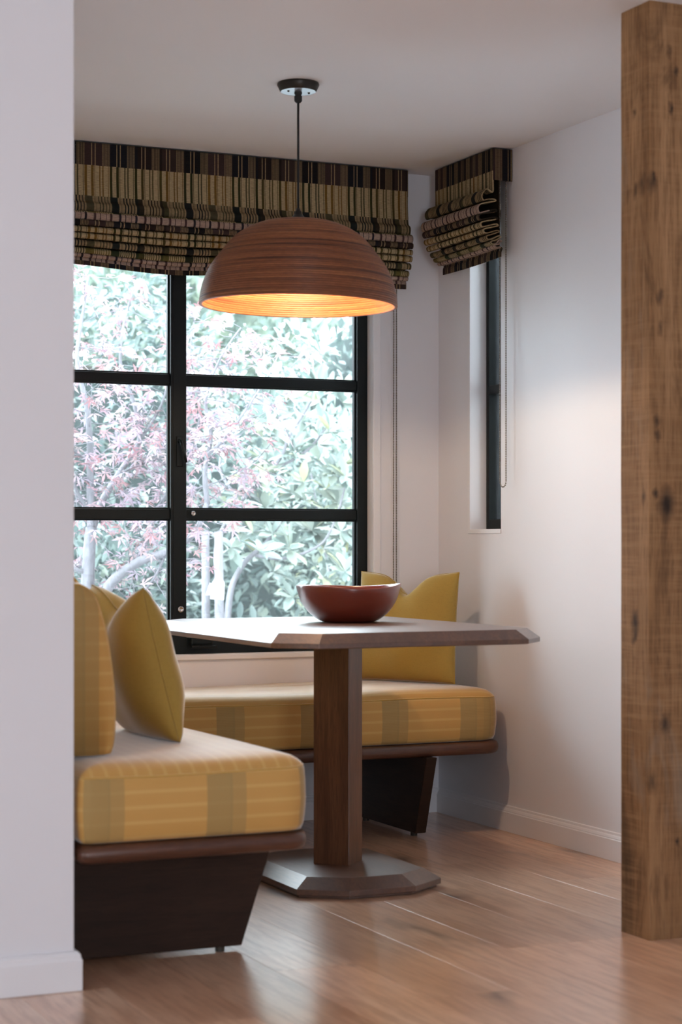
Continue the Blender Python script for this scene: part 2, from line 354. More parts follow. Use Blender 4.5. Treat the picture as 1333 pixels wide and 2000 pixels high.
# last strip beside the right wall
xs = 1.772 - 23*PW + 30*PW
for k in range(30):
    if 1.772 + PW - 23*PW + k*PW <= XR + 0.001: xs = 1.772 + PW - 23*PW + k*PW
if XR-xs > 0.01:
    tb(xs+0.001, -2.7, -0.015, XR, 2.2, 0).build('plank', M['floor'], fl); tb(xs+0.001, 2.202, -0.015, XR, YB, 0).build('plank', M['floor'], fl)
if True: tb(-3.0, -2.7, -0.015, 1.772-23*PW-0.001, YB, 0).build('plank', M['floor'], fl)

struct(tb(-3.1, -2.8, H, XR+0.16, YB+0.18, H+0.12).build('ceiling', M['ceiling']))
# back wall with its window opening
WX0, WX1, WZ0, WZ1 = 1.555, 3.115, 0.627, 2.20
b = MB(); b.box(XE-0.12, YB, -0.12, WX0, YB+0.18, H); b.box(WX1, YB, -0.12, XR+0.16, YB+0.18, H); b.box(WX0, YB, -0.12, WX1, YB+0.18, WZ0); b.box(WX0, YB, WZ1, WX1, YB+0.18, H)
struct(b.build('wall_back', M['wall']))
# right wall with a slot window
VY0, VY1, VZ0, VZ1 = 6.108, 6.339, 1.083, 2.26
b = MB(); X2 = XR+0.16
b.box(XR, -2.8, -0.12, X2, VY0, H); b.box(XR, VY1, -0.12, X2, YB, H); b.box(XR, VY0, -0.12, X2, VY1, VZ0); b.box(XR, VY0, VZ1, X2, VY1, H)
struct(b.build('wall_right', M['wall']))
struct(tb(XE-0.12, YN+0.12, -0.12, XE, YB, H).build('wall_alcove', M['wall']))
struct(tb(-3.0, YN, -0.12, XE, YN+0.12, H).build('wall_front', M['wall'], bevel=0.003))
# room behind the camera
b = MB(); b.box(-3.1, -2.8, -0.12, -0.2, -2.7, H); b.box(0.8, -2.8, -0.12, XR, -2.7, H); b.box(-0.2, -2.8, -0.12, 0.8, -2.7, 0.35); b.box(-0.2, -2.8, 2.32, 0.8, -2.7, H)
struct(b.build('wall_rear', M['wall']))
b = MB(); b.box(-3.1, -2.7, -0.12, -3.0, 0.8, H); b.box(-3.1, 1.6, -0.12, -3.0, YN+0.12, H); b.box(-3.1, 0.8, -0.12, -3.0, 1.6, 0.35); b.box(-3.1, 0.8, 2.32, -3.0, 1.6, H)
struct(b.build('wall_left', M['wall']))
w4 = struct(empty('added_window_4', (-3.05, 1.2, 0.35)))  # unseen window added to light the near wall but not the far bench
for y in (-0.4, -0.03, 0.34): tb(-0.03, y, 0, 0.03, y+0.06, 1.97).build('frame_bar', M['frame'], w4)
for z in (0, 1.91): tb(-0.03, -0.34, z, 0.03, 0.34, z+0.06).build('frame_rail', M['frame'], w4)
w3 = struct(empty('window_3', (0.3, -2.76, 0.35)))  # unseen rear window, its width set by the light on the near wall
for x in (-0.5, -0.03, 0.44): tb(x, -0.03, 0, x+0.06, 0.03, 1.97).build('frame_bar', M['frame'], w3)
for z in (0, 1.91): tb(-0.44, -0.03, z, 0.44, 0.03, z+0.06).build('frame_rail', M['frame'], w3)

# baseboards with an ogee top
def baseboard(name, p0, p1, nrm):
    p0, p1, n = Vector(p0+(0,)), Vector(p1+(0,)), Vector(nrm+(0,))
    prof = [(0,0),(0.016,0),(0.016,0.068),(0.0135,0.071),(0.0135,0.074),(0.010,0.080),(0.007,0.083),(0.006,0.090),(0,0.092)]
    rings = [[p + n*d + Vector((0,0,z+0.0005)) for d, z in prof] for p in (p0, p1)]
    return struct(MB().loops(rings).build(name, M['trim']))
baseboard('baseboard_right', (XR, -2.6), (XR, YB-0.016), (-1, 0))
baseboard('baseboard_back', (XE, YB), (XR, YB), (0, -1))
# the near wall's board wraps round its end
prof = [(0,0),(0.016,0),(0.016,0.070),(0.013,0.078),(0.013,0.083),(0.008,0.090),(0,0.092)]
rings = [[Vector((-2.98, YN-d, z+0.0005)) for d, z in prof], [Vector((XE+d, YN-d, z+0.0005)) for d, z in prof], [Vector((XE+d, YN+0.14, z+0.0005)) for d, z in prof]]
struct(MB().loops(rings).build('baseboard_front', M['trim'], bevel=0.002))

# knots and checks of the reclaimed post
def post_knots(mat, spots):
    t = mat.node_tree; bs = t.nodes['Principled BSDF']; src = bs.inputs['Base Color'].links[0].from_socket
    tc = t.nodes.new('ShaderNodeTexCoord'); no = t.nodes.new('ShaderNodeTexNoise'); no.inputs['Scale'].default_value = 34.0; t.links.new(tc.outputs['Object'], no.inputs['Vector'])
    vm = t.nodes.new('ShaderNodeVectorMath'); vm.operation = 'MULTIPLY_ADD'; t.links.new(no.outputs['Color'], vm.inputs[0]); vm.inputs[1].default_value = (0.02, 0.02, 0.035); t.links.new(tc.outputs['Object'], vm.inputs[2])
    for p, rad, st in spots:
        sb = t.nodes.new('ShaderNodeVectorMath'); sb.operation = 'SUBTRACT'; t.links.new(vm.outputs[0], sb.inputs[0]); sb.inputs[1].default_value = (p[0]+0.01, p[1]+0.01, p[2]+0.0175)
        ml = t.nodes.new('ShaderNodeVectorMath'); ml.operation = 'MULTIPLY'; t.links.new(sb.outputs[0], ml.inputs[0]); ml.inputs[1].default_value = (1, 1, 0.55)
        ln = t.nodes.new('ShaderNodeVectorMath'); ln.operation = 'LENGTH'; t.links.new(ml.outputs[0], ln.inputs[0])
        mr = t.nodes.new('ShaderNodeMapRange'); mr.inputs['From Min'].default_value = rad*0.15; mr.inputs['From Max'].default_value = rad; mr.inputs['To Min'].default_value = st; mr.inputs['To Max'].default_value = 0.0; t.links.new(ln.outputs['Value'], mr.inputs['Value'])
        mx = t.nodes.new('ShaderNodeMix'); mx.data_type = 'RGBA'; t.links.new(mr.outputs[0], mx.inputs[0]); t.links.new(src, mx.inputs[6]); mx.inputs[7].default_value = lin(38,30,26); src = mx.outputs[2]
    t.links.new(src, bs.inputs['Base Color'])
def px_left(px, py, x=2.79):
    s = (px-666.0)/F_PX; C, S = math.cos(YAW), math.sin(YAW); t = x/(S+C*s); return (x, t*(C-S*s), EYE-(py-HOR)/F_PX*t)
def px_front(px, py): return tuple(px_y(px, py, 4.2275))
post_knots(M['post'], [(px_front(1302,985),.034,.95),(px_front(1280,965),.012,.9),(px_front(1311,212),.011,.95),(px_front(1321,140),.010,.9),(px_front(1274,355),.020,.7),(px_front(1276,343),.008,.9),
    (px_front(1308,100),.012,.6),(px_front(1283,820),.013,.8),(px_front(1284,850),.012,.75),(px_front(1300,1415),.022,.8),(px_front(1275,1530),.020,.6),(px_front(1325,1645),.009,.9),(px_front(1290,580),.014,.6),(px_front(1290,640),.014,.6),
    (px_left(1242,372),.018,.8),(px_left(1255,360),.022,.6),(px_left(1240,215),.010,.7),(px_left(1242,1215),.022,.85),(px_left(1240,1240),.014,.7),(px_left(1258,970),.014,.6),(px_left(1238,1250),.014,.5),(px_left(1228,380),.018,.4)])
# timber post
pz = []
rr = random.Random(11)
rings = []
for i in range(13):
    z = H*i/12.0
    j = lambda: rr.uniform(-0.0012, 0.0012)
    r = []
    for (x, y) in rrect(2.864, 4.297, 0.074, 0.0695, (0.004,)*4, 2): r.append((x+j()*0.6, y+j()*0.6, z))
    rings.append(r)
post = MB().loops(rings).build('timber_post', M['post'], smooth=False)
tag(post, 'rough sawn reclaimed oak post standing floor to ceiling at the room edge', 'post')

# ------------------------------------------------------------------ window 1 (back wall)
FY0, FY1 = YB+0.045, YB+0.095
w1 = struct(empty('window_1', (2.335, FY0, WZ0)))
def wpart(name, x0, y0, z0, x1, y1, z1, mat='frame', parent=None, bev=0.002):
    par = parent or w1; o = par.location if parent is None else w1.location
    return tb(x0-o.x, y0-o.y, z0-o.z, x1-o.x, y1-o.y, z1-o.z).build(name, M[mat], par, bevel=bev)
wpart('frame_stile', WX0, FY0, WZ0, WX0+0.042, FY1, WZ1); wpart('frame_stile', 3.072, FY0, WZ0, WX1-0.001, FY1, WZ1)
wpart('frame_mullion', 2.323, FY0-0.004, WZ0, 2.383, FY1, WZ1)
wpart('frame_groove', 2.3325, FY0-0.006, WZ0+0.06, 2.3355, FY0-0.003, WZ1-0.04, bev=0)
for x0, x1 in ((WX0+0.042, 2.323), (2.383, 3.072)):
    wpart('frame_rail', x0, FY0, WZ0, x1, FY1, 0.687); wpart('frame_rail', x0, FY0, 2.15, x1, FY1, WZ1)
    for z0, z1 in ((1.119, 1.155), (1.611, 1.645)): wpart('glazing_bar', x0, FY0+0.006, z0, x1, FY1-0.006, z1)
    for z0, z1 in ((0.687, 1.119), (1.155, 1.611), (1.645, 2.15)):
        wpart('pane', x0-0.004, FY0+0.030, z0-0.004, x1+0.004, FY0+0.034, z1+0.004, 'glass', bev=0)
        # thin putty bead round each pane
        for (a0, c0, a1, c1) in ((x0, z0, x0+0.006, z1), (x1-0.006, z0, x1, z1), (x0+0.006, z0, x1-0.006, z0+0.006), (x0+0.006, z1-0.006, x1-0.006, z1)):
            wpart('glazing_bead', a0, FY0+0.016, c0, a1, FY0+0.030, c1, 'frame', bev=0)
# lever handle, knob, screw and crank
hp = [px_y(x, y, FY0-d) - w1.location for x, y, d in ((350,864,-.002),(350.5,860,.02),(353,862,.034),(357,874,.040),(361,889,.040),(363,903,.036))]
hb = wpart('handle_plate', 2.344, FY0-0.010, 1.31, 2.368, FY0-0.003, 1.42)
MB().tube(hp, [.007,.006,.005,.005,.005,.006], 8).build('handle', M['frame'], w1, True)
def knob(px, py, r):
    c = px_y(px, py, FY0-0.008) - w1.location
    k = MB(); n = 16
    rings = [[(c.x+rad*math.cos(2*PI*i/n), c.y-d, c.z+rad*math.sin(2*PI*i/n)) for i in range(n)] for rad, d in ((r, -0.006), (r, .004), (r*.7, .008), (r*.45, .004), (r*.1, .004))]
    k.loops(rings).build('screw_cap', M['steel'], w1, True)
knob(352.5, 1190, 0.0125); knob(377, 1003, 0.009)
cr = wpart('crank_box', 2.392, FY0-0.03, 0.662, 2.475, FY0+0.002, 0.689, bev=0.004)
wpart('crank_arm', 2.39, FY0-0.042, 0.648, 2.49, FY0-0.032, 0.659, bev=0.003)
# casing trim and sill round the opening
b = MB(); t = 0.030
b.box(WX1, YB-0.008, WZ0-t, WX1+t, YB, WZ1+t); b.box(WX0-t, YB-0.008, WZ0-t, WX0, YB, WZ1+t); b.box(WX0, YB-0.008, WZ1, WX1, YB, WZ1+t)
struct(b.build('trim_1', M['trim'], bevel=0.002))
struct(tb(WX0, YB-0.010, WZ0-0.020, WX1, YB+0.05, WZ0-0.0005).build('trim_2', M['trim'], bevel=0.003))

# ------------------------------------------------------------------ window 2 (slot in the right wall)
w2 = struct(empty('window_2', (XR+0.065, (VY0+VY1)/2, VZ0)))
def w2p(name, y0, z0, y1, z1, x0=0.0, x1=0.04, mat='frame', bev=0.0015):
    o = w2.location; return tb(x0, y0-o.y, z0-o.z, x1, y1-o.y, z1-o.z).build(name, M[mat], w2, bevel=bev)
w2p('frame_stile', VY1-0.022, VZ0, VY1-0.0005, VZ1); w2p('frame_stile', VY0+0.0005, VZ0, VY0+0.022, VZ1)
w2p('frame_rail', VY0+0.022, VZ0+0.0005, VY1-0.022, VZ0+0.036); w2p('frame_rail', VY0+0.022, VZ1-0.03, VY1-0.022, VZ1-0.0005)
w2p('glazing_bar', VY0+0.022, 1.585, VY1-0.022, 1.617)
w2p('pane', VY0+0.02, VZ0+0.034, VY1-0.02, 1.587, 0.026, 0.030, 'glass', 0); w2p('pane', VY0+0.02, 1.615, VY1-0.02, VZ1-0.028, 0.026, 0.030, 'glass', 0)
b = MB(); t = 0.016
b.box(XR-0.004, VY1, VZ0-t, XR, VY1+t, VZ1); b.box(XR-0.004, VY0-0.002, VZ0-t, XR, VY1, VZ0)
struct(b.build('trim_3', M['trim'], bevel=0.001))

# ------------------------------------------------------------------ roman blinds
def catmull(pts, n=6):
    out = []
    P = [pts[0]] + list(pts) + [pts[-1]]
    for i in range(1, len(P)-2):
        for k in range(n):
            t = k/n
            out.append(tuple(0.5*((2*P[i][a]) + (-P[i-1][a]+P[i+1][a])*t + (2*P[i-1][a]-5*P[i][a]+4*P[i+1][a]-P[i+2][a])*t*t + (-P[i-1][a]+3*P[i][a]-3*P[i+1][a]+P[i+2][a])*t**3) for a in range(2)))
    out.append(tuple(pts[-1])); return out
def blind_profile(tips, ztop, d0, hem, tilt, inner):
    # (distance from wall, height) running down the cloth
    pts = [(d0, ztop), (d0, ztop-0.06), (d0-0.001, ztop-0.12), (d0+0.001, ztop-0.155)]
    for i, (d, z) in enumerate(tips):
        r = (tips[i-1][1]-z)*0.40 if i else 0.020
        r = min(max(r, 0.006), 0.017)
        pts.append((d-0.020, z+r*1.25 + (0.006 if i == 0 else 0.0))); pts.append((d-0.004, z+r*0.75)); pts.append((d, z)); pts.append((d-0.006, z-r*0.8)); pts.append((d-0.022, z-r*0.55))
        if i < len(tips)-1:
            nz = tips[i+1][1]; rr2 = 0.004; din = inner[i]
            zc = (z + nz)/2 + tilt
            pts.append((din+0.010, zc+rr2)); pts.append((din, zc)); pts.append((din+0.008, zc-rr2))
    d, z = tips[-1]; pts.append((hem[0]-0.004, hem[1]+0.030)); pts.append((hem[0], hem[1]+0.018)); pts.append((hem[0], hem[1]))
    return catmull(pts, 5)
def make_blind(name, label, tips, ztop, d0, hem, width, mp, ncol, tilt, inner, sag, parent_loc, seed):
    root = empty(name, parent_loc, label, 'blind')
    prof = blind_profile(tips, ztop, d0, hem, tilt, inner); rs = random.Random(seed)
    ph = [(rs.uniform(0, 6.28), rs.uniform(3, 9), rs.uniform(.5, 1)) for _ in range(5)]
    vl = [0.0]
    dmax = lambda z: min(tips, key=lambda t: abs(t[1]-z))[0]
    for i in range(1, len(prof)):
        d_, z_ = prof[i]; hid = z_ < tips[0][1]-0.008 and d_ < dmax(z_)-0.024 and z_ > hem[1]+0.035
        vl.append(vl[-1] + math.dist(prof[i], prof[i-1])*(0.12 if hid else 1.0))
    verts = []; uvs = []
    ztip = tips[0][1]; zr = ztip-hem[1]
    for j in range(ncol+1):
        u = width*j/ncol; wob = sum(a*math.sin(p+k*u) for p, k, a in ph)/3
        wob2 = sum(a*math.sin(2.1*p+k*1.7*u) for p, k, a in ph)/3
        for i, (d, z) in enumerate(prof):
            w = min(max((ztip+0.02-z)/zr, 0), 1.15)
            fz = z + sag*w*w*wob*1.0; fd = d + 0.004*w*wob2 + 0.0015*math.sin(9*u+i*.1)*w
            verts.append(mp(u, fd, fz)); uvs.append((u, vl[i]))
    n = len(prof); faces = [(j*n+i, (j+1)*n+i, (j+1)*n+i+1, j*n+i+1) for j in range(ncol) for i in range(n-1)]
    me = bpy.data.meshes.new('cloth'); me.from_pydata([tuple(Vector(v)-Vector(parent_loc)) for v in verts], [], faces); me.update()
    ul = me.uv_layers.new(name='UVMap')
    for l in me.loops: ul.data[l.index].uv = uvs[l.vertex_index]
    o = mesh_obj('cloth', me, M['blind'], root, True)
    s = o.modifiers.new('thickness', 'SOLIDIFY'); s.thickness = 0.0045; s.offset = 0
    return root
def uv_box(name, mat, parent, pts, uvf):
    pass
BT = 2.435
M['dark_backing'] = plain('blind_dark_backing', lin(60,52,40), 0.9, 0.1)  # dark sheet added behind the folds so the gaps look dark
# wide blind on the back window
BX0, BX1 = 1.50, 3.222
tipsL = [(.108,2.205),(.128,2.170),(.130,2.146),(.126,2.123),(.122,2.100),(.112,2.075),(.096,2.052),(.086,2.036)]
bl = make_blind('roman_blind', 'wide striped woven roman blind drawn up over the large garden window', tipsL, BT, .082, (.070,2.002), BX1-BX0,
    lambda u, d, z: (BX0+u, YB-d, z), 150, 0.004, [.074,.07,.068,.066,.062,.056,.052], 0.013, (BX1, YB-0.04, BT), 5)
tb(BX0-BX1+0.01, -0.038, -0.045, -0.01, 0.038, -0.002).build('headrail', M['dark_panel'], bl)
def return_cloth(parent, quad, w, h):
    # a strip of cloth wrapped round the end of the head rail
    me = bpy.data.meshes.new('return_flap'); me.from_pydata([tuple(q) for q in quad], [], [(0,1,2,3)]); me.update()
    ul = me.uv_layers.new(name='UVMap')
    for i, uv in enumerate(((0.055,0.004),(0.055+w,0.004),(0.055+w,h*0.68),(0.055,h*0.68))): ul.data[i].uv = uv
    o = mesh_obj('return_flap', me, M['blind'], parent); s = o.modifiers.new('thickness', 'SOLIDIFY'); s.thickness = 0.005; s.offset = 0
    return o
return_cloth(bl, [(0,-0.04,0),(0,0.038,0),(0,0.038,-0.10),(0,-0.04,-0.10)], 0.08, 0.11)
# small blind on the slot window
SY0, SY1 = 6.025, 6.472
tipsR = [(.122,2.262),(.138,2.216),(.134,2.188),(.126,2.162),(.116,2.139),(.102,2.117),(.086,2.100),(.070,2.088)]
br = make_blind('roman_blind', 'small striped woven roman blind bunched in thick folds over the slot window', tipsR, BT, .078, (.045,2.050), SY1-SY0,
    lambda u, d, z: (XR-d, SY1-u, z), 60, 0.012, [.066,.062,.060,.056,.052,.046,.040], 0.008, (XR-0.04, SY0, BT), 9)
tb(-0.034, 0.01, -0.045, 0.036, SY1-SY0-0.01, -0.002).build('headrail', M['dark_panel'], br)
return_cloth(br, [(-0.038,0,0),(0.038,0,0),(0.038,0,-0.112),(-0.038,0,-0.112)], 0.08, 0.115)
tb(BX0-BX1+0.03, -0.012, 2.03-BT, -0.03, -0.008, -0.045).build('dark_backing', M['dark_backing'], bl)
tb(-0.004, 0.02, 2.085-BT, 0.0, SY1-SY0-0.02, -0.045).build('dark_backing', M['dark_backing'], br)
def chain(parent, pts, step=0.0062, r=0.0031):
    b = MB(); acc = 0; last = None
    for i in range(len(pts)-1):
        a, c = Vector(pts[i]), Vector(pts[i+1]); L = (c-a).length; n = max(1, int(L/step))
        for k in range(n): b.ball(tuple(a.lerp(c, k/n)), r, 5, 3)
    b.tube(pts, 0.0006, 4)
    return b.build('bead_chain', M['chain'], parent, True)
o = bl.location
c0 = px_y(769.5, 560, YB-0.03); c1 = px_y(774.5, 560, YB-0.03)
zb = 0.86
chain(bl, [Vector((c0.x, YB-0.03, 2.3))-o, Vector((c0.x-0.002, YB-0.03, zb+.01))-o] + [Vector(((c0.x+c1.x)/2 - (c1.x-c0.x)/2*math.cos(a), YB-0.03, zb+.01-0.012*math.sin(a)))-o for a in (0.6,1.2,1.9,2.5)] + [Vector((c1.x, YB-0.03, zb+.01))-o, Vector((c1.x, YB-0.03, 2.3))-o])
o = br.location
# two strands hang just past the near end of the small blind
C_, S_ = math.cos(YAW), math.sin(YAW)
def px_x(px, py, x):
    s = (px-666.0)/F_PX; t = x/(S_+C_*s); return Vector((x, t*(C_-S_*s), EYE-(py-HOR)/F_PX*t))
ca = px_x(976.5, 950, XR-0.045); cb_ = px_x(988.5, 950, XR-0.02)
zb = ca.z
mid = (ca+cb_)/2; hv = (cb_-ca)/2; hv.z = 0
chain(br, [Vector((ca.x, ca.y, 2.38))-o, Vector((ca.x, ca.y, zb+.02))-o] + [Vector((mid.x, mid.y, zb+.02)) - hv*math.cos(a) - Vector((0,0,0.022*math.sin(a))) - o for a in (0.4,0.8,1.2,1.57,1.95,2.35,2.75)] + [Vector((cb_.x, cb_.y, zb+.02))-o, Vector((cb_.x, cb_.y, 2.38))-o])

# ------------------------------------------------------------------ pendant lamp
LP = Vector((2.314, 5.438, 0)); RZ = 1.757
lamp = empty('pendant_lamp', (LP.x, LP.y, H), 'coiled cane dome pendant lamp hanging on a black cord above the table', 'lamp')
lamp_tilt = Matrix.Rotation(math.radians(0.9), 4, Vector((C_*0+0.4, 0.9, 0)).normalized())
dome = [(0.298,0.0),(0.2965,0.02),(0.292,0.045),(0.284,0.074),(0.265,0.115),(0.238,0.152),(0.202,0.196),(0.165,0.224),(0.12,0.244),(0.075,0.254),(0.03,0.258)]
def resample(p, n):
    d = [0]
    for i in range(1, len(p)): d.append(d[-1]+math.dist(p[i], p[i-1]))
    out = []
    for k in range(n+1):
        s = d[-1]*k/n
        i = max(j for j in range(len(d)) if d[j] <= s+1e-9); i = min(i, len(p)-2); t = (s-d[i])/(d[i+1]-d[i])
        out.append((p[i][0]+(p[i+1][0]-p[i][0])*t, p[i][1]+(p[i+1][1]-p[i][1])*t))
    return out
dome = resample(catmull(dome, 6), 480)
NC = 60; prof = []; rowv = []
def nrm(i):
    a, c = dome[max(i-1,0)], dome[min(i+1,len(dome)-1)]; tx, tz = c[0]-a[0], c[1]-a[1]; L = math.hypot(tx, tz); return (tz/L, -tx/L)
for side in (1, -1):
    for kk in range(NC*4+1):
        k = kk if side == 1 else NC*4-kk
        i = round(k/(NC*4)*480); nx, nz = nrm(i); ph = (k % 4)/4.0
        off = 0.0042 + 0.0030*math.sin(PI*ph)**0.6 if side == 1 else -(0.001 + 0.0036*math.sin(PI*ph)**0.6)
        prof.append((max(dome[i][0]+nx*off, 0.001), dome[i][1]+nz*off)); rowv.append(k/4.0+0.001)
NA = 112; verts = []; faces = []
for r, z in prof:
    for a in range(NA):
        th = 2*PI*a/NA; verts.append((r*math.cos(th), r*math.sin(th), z))
np_ = len(prof)
for i in range(np_):
    i2 = (i+1) % np_
    for a in range(NA):
        a2 = (a+1) % NA; faces.append((i*NA+a, i*NA+a2, i2*NA+a2, i2*NA+a))
me = bpy.data.meshes.new('lamp_shade'); me.from_pydata(verts, [], faces); me.update()
ul = me.uv_layers.new(name='UVMap')
for p in me.polygons:
    row = min(rowv[v//NA] for v in p.vertices)
    for l in p.loop_indices: ul.data[l].uv = (0.0, row)
shade = mesh_obj('lamp_shade', me, M['cane'], lamp, True)
me.materials.append(M['cane_lit'])
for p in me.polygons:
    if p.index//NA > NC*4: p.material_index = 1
shade.matrix_local = Matrix.Translation((0, 0, RZ-H)) @ lamp_tilt
MB().lathe([(0.001,.300),(0.006,.300),(0.008,.292),(0.011,.290),(0.011,.284),(0.014,.280),(0.022,.270),(0.036,.263),(0.042,.258),(0.040,.254),(0.001,.254)], 32, (0,0,RZ-H)).build('shade_cap', M['bronze'], lamp, True)
MB().tube([(0,0,-0.03),(0,0,-0.2),(0,0,RZ-H+0.29)], 0.0036, 8).build('cord', M['cord'], lamp, True)
MB().lathe([(0.001,-0.02),(0.011,-0.02),(0.012,-0.032),(0.009,-0.036),(0.012,-0.040),(0.012,-0.054),(0.007,-0.060),(0.001,-0.060)], 20).build('cord_grip', M['cord'], lamp, True)
cn = MB().lathe([(0.001,0),(0.0635,0),(0.0645,-0.006),(0.056,-0.024),(0.054,-0.026)], 48).build('ceiling_rose', M['bronze'], lamp, True)
MB().lathe([(0.0545,-0.0255),(0.02,-0.0262),(0.001,-0.0262)], 48).build('rose_plate', M['canopy'], cn, True)
for s in (-1, 1): MB().ball((s*0.034, -0.004, -0.027), 0.004, 8, 4).build('screw', M['bronze'], cn, True)
MB().lathe([(0.001,.25),(0.02,.25),(0.02,.19),(0.015,.185),(0.001,.185)], 20, (0,0,RZ-H)).build('bulb_socket', M['cord'], lamp, True)
k = N('warm_bulb_glow'); k.p.inputs['Emission Color'].default_value = (1.0, 0.62, 0.28, 1); k.p.inputs['Emission Strength'].default_value = 8.0; k.done((0.9,0.8,0.7,1), 0.3)
MB().lathe([(0.001,.105),(0.014,.108),(0.026,.122),(0.030,.138),(0.026,.154),(0.016,.172),(0.013,.186)], 20, (0,0,RZ-H), True, True).build('bulb', k.m, lamp, True)
pl = bpy.data.lights.new('bulb_light', 'POINT'); pl.energy = 20; pl.color = (1.0, 0.74, 0.48); pl.shadow_soft_size = 0.03
po = bpy.data.objects.new('bulb_light', pl); COL.objects.link(po); po.location = (LP.x, LP.y, RZ+0.075)

# ------------------------------------------------------------------ dining table
TX, TY, TZ = 2.424, 5.385, 0.785
table = empty('dining_table', (TX, TY, 0), 'walnut pedestal dining table with clipped corners and sloping edges', 'table')
def octa(a, b, ca, cb): return [(a-ca,-b),(a,-b+cb),(a,b-cb),(a-ca,b),(-a+ca,b),(-a,b-cb),(-a,-b+cb),(-a+ca,-b)]
def slab(name, rings, mat, parent):
    b = MB().loops([[(x, y, z) for x, y in octa(*o)] for o, z in rings]); return b.build(name, M[mat], parent, bevel=0.0012)
slab('tabletop', [((.412,.585,.095,.10),TZ-.042), ((.424,.60,.098,.104),TZ-.040), ((.424,.60,.098,.104),TZ-.027), ((.392,.568,.090,.095),TZ)], 'walnut_x', table)
slab('base_plate', [((.225,.305,.125,.085),0.0), ((.225,.305,.125,.085),0.008), ((.236,.320,.130,.090),0.010), ((.236,.320,.130,.090),0.026), ((.190,.274,.108,.074),0.056)], 'walnut_x', table)
hd = 0.082
MB().prism([(0,-hd),(hd,0),(0,hd),(-hd,0)], 0.055, TZ-0.040).build('pedestal', M['walnut'], table, bevel=0.002)

# bowl with a wavy rim
bw = MB(); n = 64; BR = 0.163
ro = [(0.078,0.0),(0.088,0.003),(0.108,0.014),(0.128,0.032),(0.145,0.056),(0.156,0.082),(BR,0.112),(BR-.003,0.1145),(BR-.007,0.112),(0.149,0.082),(0.138,0.057),(0.121,0.034),(0.100,0.018),(0.06,0.010),(0.002,0.008)]
rings = []
for r, z in ro:
    w = z/0.112
    rings.append([(r*(1+0.02*w*math.cos(2*t+.6))*math.cos(t), r*(1+0.02*w*math.cos(2*t+.6))*math.sin(t), z + w*w*(0.004*math.cos(2*t+0.4)+0.0025*math.cos(3*t+1.3))) for t in [2*PI*i/n for i in range(n)]])
k = N('oxblood_glaze'); v = k.coord('Object'); nn = k.noise(v, 6, 3); c = k.mix(nn, lin(104,40,28), lin(134,58,40)); k.p.inputs['Coat Weight'].default_value = 1.0
M['glaze'] = k.done(c, 0.3, 0.5, 0.0, 0.8)
bowl = bw.loops(rings).build('bowl', M['glaze'], None, True, loc=(2.512, 5.50, TZ))
sm = bowl.modifiers.new('sub', 'SUBSURF'); sm.levels = 1; sm.render_levels = 1
tag(bowl, 'large glossy oxblood red ceramic bowl on the walnut table', 'bowl')

# ------------------------------------------------------------------ corner bench
BZ0, BZ1 = 0.287, 0.330
bench = empty('corner_bench', (1.6, 6.2, 0), 'L-shaped walnut corner bench built round the alcove under the window', 'bench')
bo = Vector((1.6, 6.2, 0))
def rel(pts): return [tuple(Vector(p)-bo) for p in pts]
NX0, NX1, NY0 = 1.282, 1.877, 4.300        # near arm
FX1, FY = 3.352, 5.985                      # far arm
def corner(cx, cy, r, a0, a1, n=8): return [(cx+r*math.cos(a0+(a1-a0)*i/n), cy+r*math.sin(a0+(a1-a0)*i/n)) for i in range(n+1)]
def arm_a(i): # near arm outline inset by i (butts against the far arm)
    r = 0.075
    return [(NX0+i, FY-0.002), (NX0+i, NY0+0.02+i)] + corner(NX0+.02+i, NY0+.02+i, .02, PI, 1.5*PI, 3)[1:] + corner(NX1-r-i*0, NY0+r+i*0, r-i, -PI/2, 0) + [(NX1-i, FY-0.002)]
def arm_b(i):
    r = 0.085
    return [(NX0+i, YB-0.012), (NX0+i, FY+i)] + corner(FX1-r, FY+r, r-i, -PI/2, 0) + [(FX1-i, YB-0.012)]
def rail(outf, name):
    ring = []
    for k in range(9):
        a = -PI/2 + PI*k/8; ins = 0.016*(1-math.cos(a)); z = (BZ0+BZ1)/2 + (BZ1-BZ0)/2*math.sin(a)
        ring.append(rel([(x, y, z) for x, y in outf(ins)]))
    return MB().loops(ring).build(name, M['walnut_rail'], bench, smooth=True)
for f_ in (arm_a, arm_b):
    o = rail(f_, 'seat_frame')
    m = o.modifiers.new('edges', 'EDGE_SPLIT'); m.split_angle = 0.7
# slanted panel legs
def leg(poly, axis, p0, p1):
    # poly in (along, z); extruded across
    if axis == 'y': rings = [rel([(a, q, z) for a, z in poly]) for q in (p0, p1)]
    else: rings = [rel([(q, a, z) for a, z in poly]) for q in (p0, p1)]
    return MB().loops(rings).build('panel_leg', M['walnut_panel'], bench, bevel=0.003)
leg([(1.315,0.014),(1.782,0.014),(1.872,BZ0),(1.315,BZ0)], 'y', 4.552, 4.592)
leg([(6.049,0.014),(6.56,0.014),(6.56,BZ0),(5.962,BZ0)], 'x', 3.02, 3.062)
leg([(6.049,0.014),(6.56,0.014),(6.56,BZ0),(5.962,BZ0)], 'x', 1.98, 2.022)
for fx, fy in ((1.73,4.572),(1.36,4.572),(3.04,6.10),(3.04,6.5),(2.0,6.10),(2.0,6.5)):
    MB().lathe([(0.001,0),(0.012,0),(0.012,0.014),(0.001,0.014)], 12, tuple(Vector((fx,fy,0.0))-bo)).build('foot_glide', M['dark_panel'], bench)

